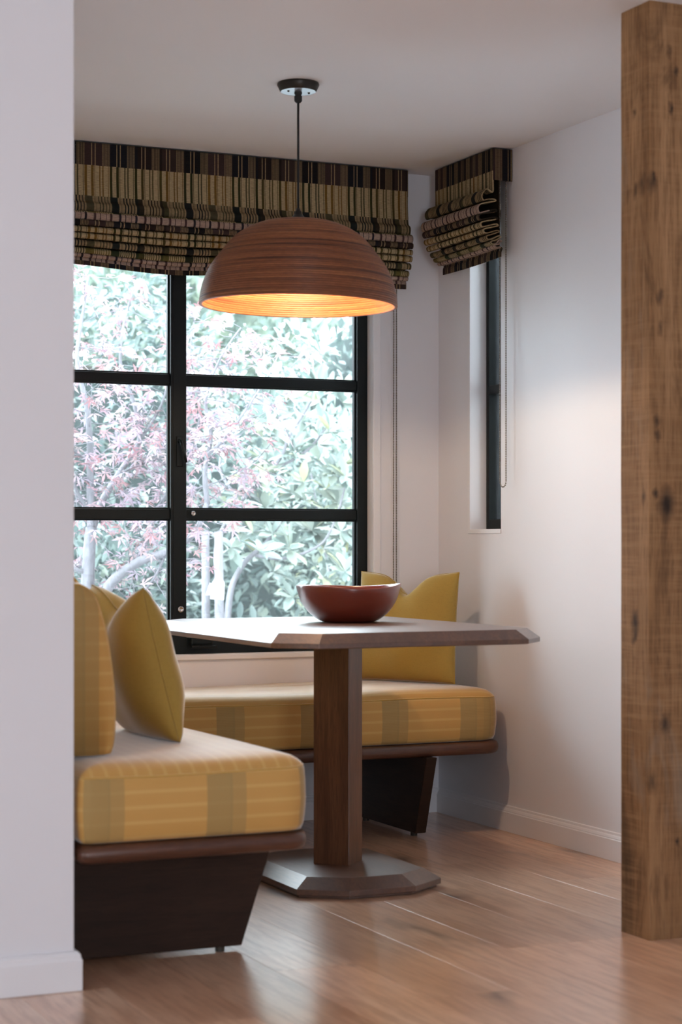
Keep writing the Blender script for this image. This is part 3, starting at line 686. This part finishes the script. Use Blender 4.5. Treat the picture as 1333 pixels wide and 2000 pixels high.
# box cushions
def cushion(name, label, x0, y0, x1, y1, z0, zs, crown, radii, uv_top, u_off, group=None):
    cx, cy, a, b = (x0+x1)/2, (y0+y1)/2, (x1-x0)/2, (y1-y0)/2
    lev = [(0.03, z0), (0.008, z0+0.004), (0.001, z0+0.018), (-0.004, z0+0.06), (-0.005, (z0+zs)/2), (-0.003, zs-0.03), (0.0, zs-0.006), (0.004, zs), (0.006, zs+0.006), (0.016, zs+crown*.42), (0.032, zs+crown*.68), (0.06, zs+crown*.86), (0.10, zs+crown*.96), (0.16, zs+crown), (0.22, zs+crown*1.0)]
    nseg = 26
    def ring(i, z):
        pts = []; rr_ = [max(r-i, 0.012) for r in radii]; P = rrect(cx, cy, a-i, b-i, rr_, 6); out = []
        for k in range(len(P)):
            p, q = P[k], P[(k+1) % len(P)]; out.append(p)
            if math.dist(p, q) > 0.08 or (k % 7 == 6):
                for t in range(1, nseg): out.append((p[0]+(q[0]-p[0])*t/nseg, p[1]+(q[1]-p[1])*t/nseg))
        return [(x, y, z + 0.003*math.sin(7*x+3*y)*(1 if z > z0+0.05 else 0)) for x, y in out]
    R = [ring(i, z) for i, z in lev]; n = len(R[0]); base = Vector((cx, cy, z0))
    verts = [tuple(Vector(p)-base) for r in R for p in r]; faces = []; kinds = []
    arc = [0.0]
    for k in range(n): arc.append(arc[-1]+math.dist(R[3][k][:2], R[3][(k+1) % n][:2]))
    uv = []
    for i in range(len(R)-1):
        for k in range(n):
            k2 = (k+1) % n; faces.append((i*n+k, i*n+k2, (i+1)*n+k2, (i+1)*n+k))
            if i < 7: uv.append([(u_off+arc[k], R[i][k][2]), (u_off+arc[k+1], R[i][k2][2]), (u_off+arc[k+1], R[i+1][k2][2]), (u_off+arc[k], R[i+1][k][2])])
            else: uv.append([uv_top(R[i][k]), uv_top(R[i][k2]), uv_top(R[i+1][k2]), uv_top(R[i+1][k])])
    top = len(R)-1; faces.append(tuple(top*n+k for k in range(n))); uv.append([uv_top(R[top][k]) for k in range(n)])
    faces.append(tuple(reversed(range(n)))); uv.append([uv_top(R[0][k]) for k in reversed(range(n))])
    me = bpy.data.meshes.new('cover'); me.from_pydata(verts, [], faces); me.update(); ul = me.uv_layers.new(name='UVMap')
    for p, q in zip(me.polygons, uv):
        for l, t in zip(p.loop_indices, q): ul.data[l].uv = t
    root = empty(name, tuple(base), label, 'cushion', group)
    mesh_obj('cover', me, M['seat'], root, True)
    seam = [Vector(p)-base for p in ring(0.0035, zs+0.001)]; MB().tube(seam+[seam[0]], 0.0026, 6, False).build('seam_piping', M['linen2'], root, True)
    return root
ZS, CR = 0.486, 0.036
cushion('bench_cushion', 'mustard striped seat cushion on the near arm of the corner bench', NX0+0.004, NY0+0.004, NX1-0.006, FY+0.008, BZ1+0.001, ZS, CR, (0.07,0.015,0.015,0.03), lambda p: (0.05, p[0]), 0.06)
cushion('bench_cushion', 'mustard striped seat cushion on the far bench below the window', NX0+0.004, FY+0.022, FX1-0.004, YB-0.014, BZ1+0.001, ZS, CR, (0.08,0.03,0.015,0.015), lambda p: (0.05, p[1]), 0.133)

# scatter cushions (plane = local xz, y is the thickness)
def pillow(name, label, w, h, t, mat, loc, rot, chop=0.0, seed=0, group=None, pinch=0.07, cw=0.28):
    g = 28; rs = random.Random(seed); ph = [(rs.uniform(0,6.28), rs.uniform(0,6.28)) for _ in range(4)]
    verts = []; idx = {}
    def outline(u, v):
        x = w/2*u*(1-pinch*(1-v*v)**1.0*abs(u)**3); z = h/2*v*(1-(pinch if v > 0 else 0.0)*(1-u*u)*abs(v)**3)
        if chop: z -= chop*math.exp(-(u/cw)**2)*max(0, (v+0.1)/1.1)**2
        return x, z
    for side in (1, -1):
        for i in range(g+1):
            for j in range(g+1):
                u = math.sin(PI/2*(2*i/g-1)*0.96)/math.sin(PI/2*.96); v = math.sin(PI/2*(2*j/g-1)*0.96)/math.sin(PI/2*.96)
                edge = i in (0, g) or j in (0, g)
                if side == -1 and edge: idx[(side,i,j)] = idx[(1,i,j)]; continue
                x, z = outline(u, v)
                th = t/2*(max(0,(1-u*u))*max(0,(1-v*v)))**0.42
                th *= 1 + 0.05*math.sin(5*u+ph[0][0])*math.sin(4*v+ph[0][1])
                th += 0.006*((1-u*u)*(1-v*v))**.5*math.sin(9*u*v+ph[1][0])
                if chop: th *= 1-0.35*math.exp(-(u/0.22)**2)*max(0, v)**2
                idx[(side,i,j)] = len(verts); verts.append((x, side*th, z))
    faces = []
    for side in (1, -1):
        for i in range(g):
            for j in range(g):
                q = [idx[(side,i,j)], idx[(side,i+1,j)], idx[(side,i+1,j+1)], idx[(side,i,j+1)]]
                faces.append(tuple(q if side == -1 else reversed(q)))
    me = bpy.data.meshes.new('cover'); me.from_pydata(verts, [], faces); me.update()
    root = empty(name, loc, label, 'cushion', group); root.rotation_euler = rot
    mesh_obj('cover', me, mat, root, True)
    e = [idx[(1,i,0)] for i in range(g)] + [idx[(1,g,j)] for j in range(g)] + [idx[(1,i,g)] for i in range(g,0,-1)] + [idx[(1,0,j)] for j in range(g,0,-1)]
    pts = [Vector(verts[k]) for k in e]; MB().tube(pts+[pts[0]], 0.0022, 5, False).build('seam', mat, root, True)
    return root
R_ = math.radians
pillow('scatter_cushion', 'plain mustard cushion standing on the near seat in front of the striped back cushion', 0.44, 0.405, 0.18, M['linen'], (1.600, 4.865, 0.722), (R_(-14), 0, R_(90)), 0.065, 1, None, 0.05, 0.5)
pillow('scatter_cushion', 'ochre cushion half hidden behind the mustard one on the near bench', 0.44, 0.415, 0.15, M['linen2'], (1.56, 5.335, 0.736), (R_(-14), 0, R_(90)), 0.0, 2)
pillow('scatter_cushion', 'mustard cushion with a dented top edge leaning in the far right corner', 0.44, 0.40, 0.15, M['linen'], (3.135, 6.345, 0.726), (R_(-4), 0, R_(-62)), 0.075, 3, None, 0.06, 0.30)

# striped back cushion seen end-on at the near end of the bench
def back_cushion():
    x0 = NX0+0.006; y0, y1 = 4.462, 4.86; z0 = 0.520
    prof = [(0.0,0.0),(0.11,0.0),(0.128,0.012),(0.135,0.05),(0.137,0.12),(0.130,0.20),(0.118,0.28),(0.104,0.34),(0.088,0.385),(0.066,0.408),(0.04,0.418),(0.015,0.41),(0.0,0.39)]
    P = catmull(prof, 3); cxm, czm = 0.062, 0.2
    rings = []; 
    for s, y in ((0.80,y0+0.0),(0.92,y0+0.004),(0.975,y0+0.014),(1.0,y0+0.035),(1.0,y1-0.035),(0.975,y1-0.014),(0.9,y1)):
        rings.append([(x0+cxm+(x-cxm)*s, y, z0+czm*1.0+(z-czm)*(s if z > 0.05 else (0.985 if s < 1 else 1))) for x, z in P])
    base = Vector((x0+0.06, (y0+y1)/2, z0)); n = len(P)
    verts = [tuple(Vector(p)-base) for r in rings for p in r]; faces = []
    for i in range(len(rings)-1):
        for k in range(n): k2 = (k+1) % n; faces.append((i*n+k, i*n+k2, (i+1)*n+k2, (i+1)*n+k))
    faces.append(tuple(range(n))); faces.append(tuple((len(rings)-1)*n+k for k in range(n)))
    me = bpy.data.meshes.new('cover'); me.from_pydata(verts, [], faces); me.update()
    bm = bmesh.new(); bm.from_mesh(me); bmesh.ops.recalc_face_normals(bm, faces=bm.faces); bm.to_mesh(me); bm.free()
    ul = me.uv_layers.new(name='UVMap')
    for l in me.loops:
        v = me.vertices[l.vertex_index].co; ul.data[l.index].uv = (v.x*1.0+v.y*0.6+0.29, v.z)
    root = empty('back_cushion', tuple(base), 'mustard striped back cushion seen end-on beside the near wall edge', 'cushion')
    mesh_obj('cover', me, M['seat'], root, True)
    seam = [Vector(p)-base for p in rings[2]]; MB().tube(seam+[seam[0]], 0.0022, 5, False).build('seam_piping', M['linen2'], root, True)
back_cushion()

# ------------------------------------------------------------------ garden
gr = tb(-12, YB+0.18, -0.25, 16, 26, -0.13).build('ground', M['bounce_ground']); struct(gr)
def leaf_shapes():
    # glossy elliptical leaf, lying along +y, 12 triangles, slightly folded
    pts = [(0,0,0),(0.14,.25,.03),(0.19,.5,.05),(0.12,.8,.04),(0,1,-.03),(-0.12,.8,.04),(-0.19,.5,.05),(-0.14,.25,.03),(0,.28,0),(0,.52,0),(0,.8,-.01)]
    fc = [(0,1,8),(1,2,9,8),(2,3,10,9),(3,4,10),(0,8,7),(8,9,6,7),(9,10,5,6),(10,4,5)]
    return pts, fc
def maple_shape():
    pts = [(0,0,0)]; fc = []; angs = [-2.0,-1.05,0,1.05,2.0]; lens = [.5,.85,1.0,.85,.5]
    for a, L in zip(angs, lens):
        b = len(pts); d = Vector((math.sin(a), math.cos(a), 0)); c = Vector((d.y, -d.x, 0))
        for q in (d*L*.45-c*.13*L, d*L+Vector((0,0,-.18*L)), d*L*.45+c*.13*L): pts.append((q.x, q.y+.1, q.z))
        fc.append((0, b, b+1, b+2))
    return pts, fc
def foliage(name, mat, shape, items, parent, kind='stuff'):
    pts, fc = shape; V = []; Fc = []; tint = []
    for (pos, mtx, sc, tn) in items:
        b = len(V)
        for p in pts: V.append(tuple(pos + mtx @ (Vector(p)*sc)))
        for q in fc: Fc.append(tuple(b+i for i in q))
        tint += [tn]*len(pts)
    me = bpy.data.meshes.new(name); me.from_pydata(V, [], Fc); me.update()
    at = me.attributes.new('tint', 'FLOAT', 'POINT'); at.data.foreach_set('value', tint)
    o = mesh_obj(name, me, mat, parent, True); o['kind'] = kind; return o
def single_leaves(mat, shape, items, parent, name='leaf'):
    pts, fc = shape; me = bpy.data.meshes.new(name); me.from_pydata(pts, [], fc); me.update(); me.materials.append(mat)
    for p in me.polygons: p.use_smooth = True
    at = me.attributes.new('tint', 'FLOAT', 'POINT'); at.data.foreach_set('value', [0.1]*len(pts))
    for (pos, mtx, sc, tn) in items:
        o = bpy.data.objects.new(name, me); COL.objects.link(o); o.parent = parent
        o.matrix_local = Matrix.Translation(pos) @ mtx.to_4x4() @ Matrix.Scale(sc, 4)
def rmat(rs, d, spread=0.6, roll=None):
    d = (d + Vector((rs.gauss(0,1), rs.gauss(0,1), rs.gauss(0,1)))*spread).normalized()
    up = Vector((rs.gauss(0,.35), rs.gauss(0,.35)-0.35, 1)); x = d.cross(up).normalized(); z = x.cross(d)
    return Matrix((x, d, z)).transposed()
rs = random.Random(21)
# hedge far behind
hd_ = empty('hedge', (3.0, 11.8, -0.13), 'dense pale green hedge filling the view behind the garden trees', 'hedge')
ho = Vector((3.0, 11.8, -0.13))
def htop(x): return 2.75 + 0.22*math.sin(1.3*x+0.6) + 0.15*math.sin(3.1*x+2) - 0.75*math.exp(-((x-4.75)/0.6)**2) - 0.25*math.exp(-((x-2.9)/0.4)**2)
items = []
for _ in range(15000):
    x = rs.uniform(-0.5, 8.0); d = abs(rs.gauss(0, .28)); zt = htop(x); z = zt*(1-abs(rs.gauss(0,.04))) if rs.random() < .12 else rs.uniform(0, zt)
    bulge = 0.25*math.sin(2.3*x+1.1*z)+0.2*math.sin(4.1*z+x)
    p = Vector((x, 11.3+d+bulge, z)) - ho + Vector((0,0,-0.0))
    items.append((p, rmat(rs, Vector((rs.uniform(-.6,.6), -0.6, rs.uniform(-.3,.6))), .5), rs.uniform(.07,.125), rs.random()))
foliage('hedge_foliage', M['hedge'], leaf_shapes(), items, hd_)
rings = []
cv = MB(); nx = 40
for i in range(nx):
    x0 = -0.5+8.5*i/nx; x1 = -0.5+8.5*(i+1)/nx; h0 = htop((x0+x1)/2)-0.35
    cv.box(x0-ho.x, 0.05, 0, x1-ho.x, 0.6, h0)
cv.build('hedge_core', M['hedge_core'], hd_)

def branch(parent, pts, r0, r1, name='branch'):
    P = [Vector(p) for p in pts]; n = len(P)
    # smooth
    Q = []
    for i in range(n-1):
        p0, p1, p2, p3 = P[max(i-1,0)], P[i], P[i+1], P[min(i+2,n-1)]
        for k in range(5):
            t = k/5; Q.append(0.5*((2*p1)+(-p0+p2)*t+(2*p0-5*p1+4*p2-p3)*t*t+(-p0+3*p1-3*p2+p3)*t**3))
    Q.append(P[-1])
    MB().tube(Q, [r0+(r1-r0)*i/(len(Q)-1) for i in range(len(Q))], 7).build(name, M['bark'], parent, True)
    return Q
# japanese maple close to the window
MY = 8.25
mo = px_y(175, 1500, MY); mo.z = -0.13
mp_ = empty('maple_tree', tuple(mo), 'young maple with grey stems and pinkish purple leaves just outside the window', 'tree')
def mpt(px, py, dy=0.0): return px_y(px, py, MY+dy) - mo
stems = []
stems.append(branch(mp_, [Vector((0,0,0)), mpt(172,1250), mpt(172,1120), mpt(178,1030)], .040, .026, 'trunk'))
defs = [([(178,1035,0),(176,960,0),(176,880,-.05),(168,790,-.1),(150,700,-.1),(165,590,-.1),(172,540,-.1)], .020, .004),
        ([(180,1035,0),(196,985,.1),(232,925,.15),(272,860,.2),(262,790,.2),(236,720,.25),(240,640,.25),(262,560,.3)], .019, .004),
        ([(200,1165,-.05),(225,1130,-.1),(275,1095,-.2),(325,1078,-.25),(380,1040,-.3),(405,980,-.3)], .026, .012),
        ([(405,985,-.3),(400,920,-.3),(412,850,-.25),(402,780,-.2),(430,700,-.2),(470,640,-.2)], .013, .003),
        ([(403,890,-.3),(440,855,-.3),(480,800,-.25),(520,740,-.25),(545,690,-.2)], .009, .003),
        ([(262,1105,-.15),(290,1050,-.1),(305,1000,0),(345,930,0),(380,870,.05),(390,780,.1),(372,690,.1),(380,620,.1)], .011, .003),
        ([(176,900,-.05),(150,885,-.1),(110,850,-.2),(60,830,-.2)], .009, .003),
        ([(180,1010,0),(150,960,0),(130,900,0),(110,800,.1),(90,700,.1)], .011, .003),
        ([(272,860,.2),(300,820,.2),(322,770,.2),(330,700,.25),(318,600,.3)], .008, .002),
        ([(232,925,.15),(280,905,.1),(320,890,.05),(350,850,0)], .007, .002),
        ([(325,1078,-.25),(300,1130,-.2),(260,1180,-.1)], .008, .003),
        ([(300,1000,0),(370,960,-.1),(440,935,-.15),(500,900,-.2)], .006, .002),
        ([(172,1120,0),(140,1110,0),(80,1100,.1)], .012, .004)]
for d, r0, r1 in defs: stems.append(branch(mp_, [mpt(*p) for p in d], r0, r1))
items = []; tw = MB()
for Q in stems[1:]:
    L = len(Q)
    for i in range(2, L):
        for _ in range(2 if rs.random() < .75 else 1):
            p = Q[i]; d = Vector((rs.gauss(0,1), rs.gauss(0,.8), rs.gauss(.15,.6))).normalized(); ln = rs.uniform(.08,.30)
            e = p + d*ln; m_ = p.lerp(e, .5) + Vector((0,0,-.01)); tw.tube([p, m_, e], [.0022,.0016,.001], 4)
            for k in range(rs.randint(3,6) if p.z > 1.9 else rs.randint(2,5) if p.z > 1.2 or rs.random() < .45 else 1):
                q = p.lerp(e, rs.uniform(.35,1.05)) + Vector((rs.gauss(0,.02), rs.gauss(0,.02), rs.gauss(-.01,.02)))
                items.append((q, rmat(rs, Vector((d.x, d.y, -.25)), .55), rs.uniform(.030,.062), rs.random()))
tw.build('twigs', M['bark'], mp_, True)['kind'] = 'stuff'
rs.shuffle(items)
single_leaves(M['maple'], maple_shape(), items[:240], mp_)
foliage('maple_foliage', M['maple'], maple_shape(), items[240:], mp_)

# large-leaved evergreen shrub to the right
GY = 9.3
go = px_y(450, 1500, GY); go.z = -0.13
sh = empty('evergreen_shrub', tuple(go), 'tall evergreen shrub with whorls of big glossy pale green leaves', 'shrub')
def spt(px, py, dy=0.0): return px_y(px, py, GY+dy) - go
sst = []
sdefs = [([(440,1500,0),(445,1200,0),(470,1110,0),(520,1060,0),(560,1000,-.1)], .022, .008),
         ([(445,1250,0),(428,1150,.05),(425,1060,.05),(470,980,0),(530,920,0),(560,860,0),(545,780,0)], .018, .006),
         ([(500,1085,0),(560,1090,-.1),(630,1060,-.1),(660,1000,-.1)], .010, .005),
         ([(530,920,0),(600,880,0),(640,830,.1)], .009, .005),
         ([(470,980,0),(430,920,.1),(440,860,.1)], .009, .005),
         ([(560,860,0),(610,780,0),(640,710,0)], .008, .004),
         ([(660,1000,-.1),(675,940,-.1),(670,880,-.1)], .006, .003)]
for d, r0, r1 in sdefs: sst.append(branch(sh, [spt(*p) for p in d], r0, r1))
items = []
cl = [(480,1045),(500,1090),(540,1040),(575,1080),(600,1030),(640,1075),(560,975),(610,960),(655,985),(500,960),(525,905),(580,890),(470,915),(620,880),(660,900),(545,830),(505,840),(570,775),(600,820),(540,750),(620,740),(655,790),(585,700),(640,690),(460,985),(440,870),(450,1080),(665,1120),(620,1140),(560,1150),(670,1040),(680,850),(520,1000),(680,940),(500,780),(560,660),(600,650),(430,1000),(470,1010)]
for (px, py) in cl:
    for rep in range(2):
        c = spt(px+rs.gauss(0,14), py+rs.gauss(0,14), rs.gauss(0,.18)); ax = Vector((rs.gauss(0,.5), -0.55, .6)).normalized()
        n = rs.randint(7, 11)
        t1 = ax.cross(Vector((1,0,.2))).normalized(); t2 = ax.cross(t1)
        for k in range(n):
            a = 2*PI*k/n + rs.uniform(-.3,.3); d = (t1*math.cos(a)+t2*math.sin(a))*1.0 + ax*rs.uniform(-.1,.7)
            items.append((c, rmat(rs, d, .15), rs.uniform(.09,.15), rs.random()))
rs.shuffle(items)
single_leaves(M['magnolia'], leaf_shapes(), items[:280], sh)
foliage('shrub_foliage', M['magnolia'], leaf_shapes(), items[280:], sh)

# finer leaved shrub at the right edge and a low one at the left
def bush(name, label, px, py0, y, rx, rz, n, mat, s0, s1, seed):
    r2 = random.Random(seed); c = px_y(px, py0, y); o = Vector((c.x, y, -0.13)); root = empty(name, tuple(o), label, 'shrub'); it = []
    for _ in range(n):
        u = Vector((r2.gauss(0,1), r2.gauss(0,1), r2.gauss(0,1))).normalized()*(r2.random()**.4)
        p = Vector((u.x*rx, u.y*rx*.7, c.z+u.z*rz)) - Vector((0,0,o.z))
        it.append((p, rmat(r2, Vector((u.x, u.y-.3, u.z+.2)), .5), r2.uniform(s0, s1), r2.random()))
    branch(root, [(0,0,0),(0.03,0,c.z*.5+.1),(0,0,c.z+.2)], .025, .008, 'stem')
    for k in range(5):
        a = r2.uniform(0,6.28); branch(root, [(0.01,0,c.z*.35+.1),(rx*.3*math.cos(a),rx*.3*math.sin(a),c.z*.7),(rx*.7*math.cos(a),rx*.5*math.sin(a),c.z+rz*.6)], .012, .004)
    big = it[:120]; single_leaves(mat, leaf_shapes(), big, root); foliage('bush_foliage', mat, leaf_shapes(), it[120:], root)
bush('leafy_bush', 'fine-leaved pale bush at the right side of the large window view', 690, 1010, 10.45, .55, .85, 2600, M['magnolia'], .05, .095, 4)
bush('leafy_bush', 'dark low bush behind the maple trunk at the bottom left of the view', 215, 1170, 10.2, .5, .42, 1500, M['hedge'], .06, .11, 6)

# wooden stakes and a paper tag tied on one
for px, y, lab, r in ((401, 9.0, 'thin grey timber stake with no tag among the shrubs', .022), (427, 8.9, 'pale timber stake carrying the paper tag', .024)):
    c = px_y(px, 1050, y); 
    o = MB().tube([(0,0,0),(0.004,0,.6),(0,0,c.z+.16)], [r,r,r*.9], 8).build('garden_stake', M['bark'], None, True, loc=(c.x, y, -0.13)); tag(o, lab, 'stake', 'stakes in the garden')
tg = px_y(424, 1150, 8.84)
b = MB(); poly = [(-.035,-.05),(.035,-.055),(.038,.03),(.02,.055),(-.012,.05),(-.036,.015)]
b.loops([[(x, -0.002, z) for x, z in poly], [(x, 0.002, z) for x, z in poly]])
b.loops([[(x-.05, -0.006, z) for x, z in ((-.012,-.03),(.022,-.03),(.03,.02),(.01,.03))], [(x-.05, -0.004, z) for x, z in ((-.012,-.03),(.022,-.03),(.03,.02),(.01,.03))]])
o = b.build('paper_tag', M['tag'], None, loc=tuple(tg)); tag(o, 'white paper plant tag tied to a timber stake outside', 'tag')
# board fence added beside the slot window to darken its pane and cut light
fe = empty('added_fence', (4.7, 8.0, -0.13), 'grey board fence added outside the slot window to darken its pane', 'fence')
for i in range(22):
    tb(-0.012, -2.6+i*0.2, 0, 0.012, -2.6+i*0.2+0.194, 2.5).build('board', M['fence'], fe)
for z in (0.4, 1.9): tb(0.012, -2.6, z, 0.06, 1.8, z+0.09).build('fence_rail', M['fence'], fe)
# pale trees far beyond the hedge
for i, (x, zc, rx_, rz_) in enumerate(((2.4, 2.6, 1.75, 1.9), (6.2, 2.5, 1.75, 2.2), (10.4, 2.6, 1.75, 2.0))):
    r3 = random.Random(50+i); o = Vector((x, 17.5, -0.13))
    root = empty('distant_tree', tuple(o), ['pale leafy tree far beyond the hedge at the left of the window view', 'lower pale tree far beyond the hedge in the middle of the window view', 'pale tree far beyond the hedge at the right end of the garden'][i], 'tree', 'trees beyond the hedge')
    it = []
    for _ in range(7000):
        u = Vector((r3.gauss(0,1), r3.gauss(0,1), r3.gauss(0,1))).normalized()*(r3.random()**.35)
        it.append((Vector((u.x*rx_, u.y*rx_*.6, zc+.13+u.z*rz_)), rmat(r3, Vector((u.x, u.y-.4, u.z+.3)), .5), r3.uniform(.18,.32), r3.random()))
    foliage('tree_foliage', M['far_leaf'], leaf_shapes(), it, root)
    branch(root, [(0,0,0),(.05,0,zc*.5),(0,0,zc+.8)], .11, .04, 'trunk')
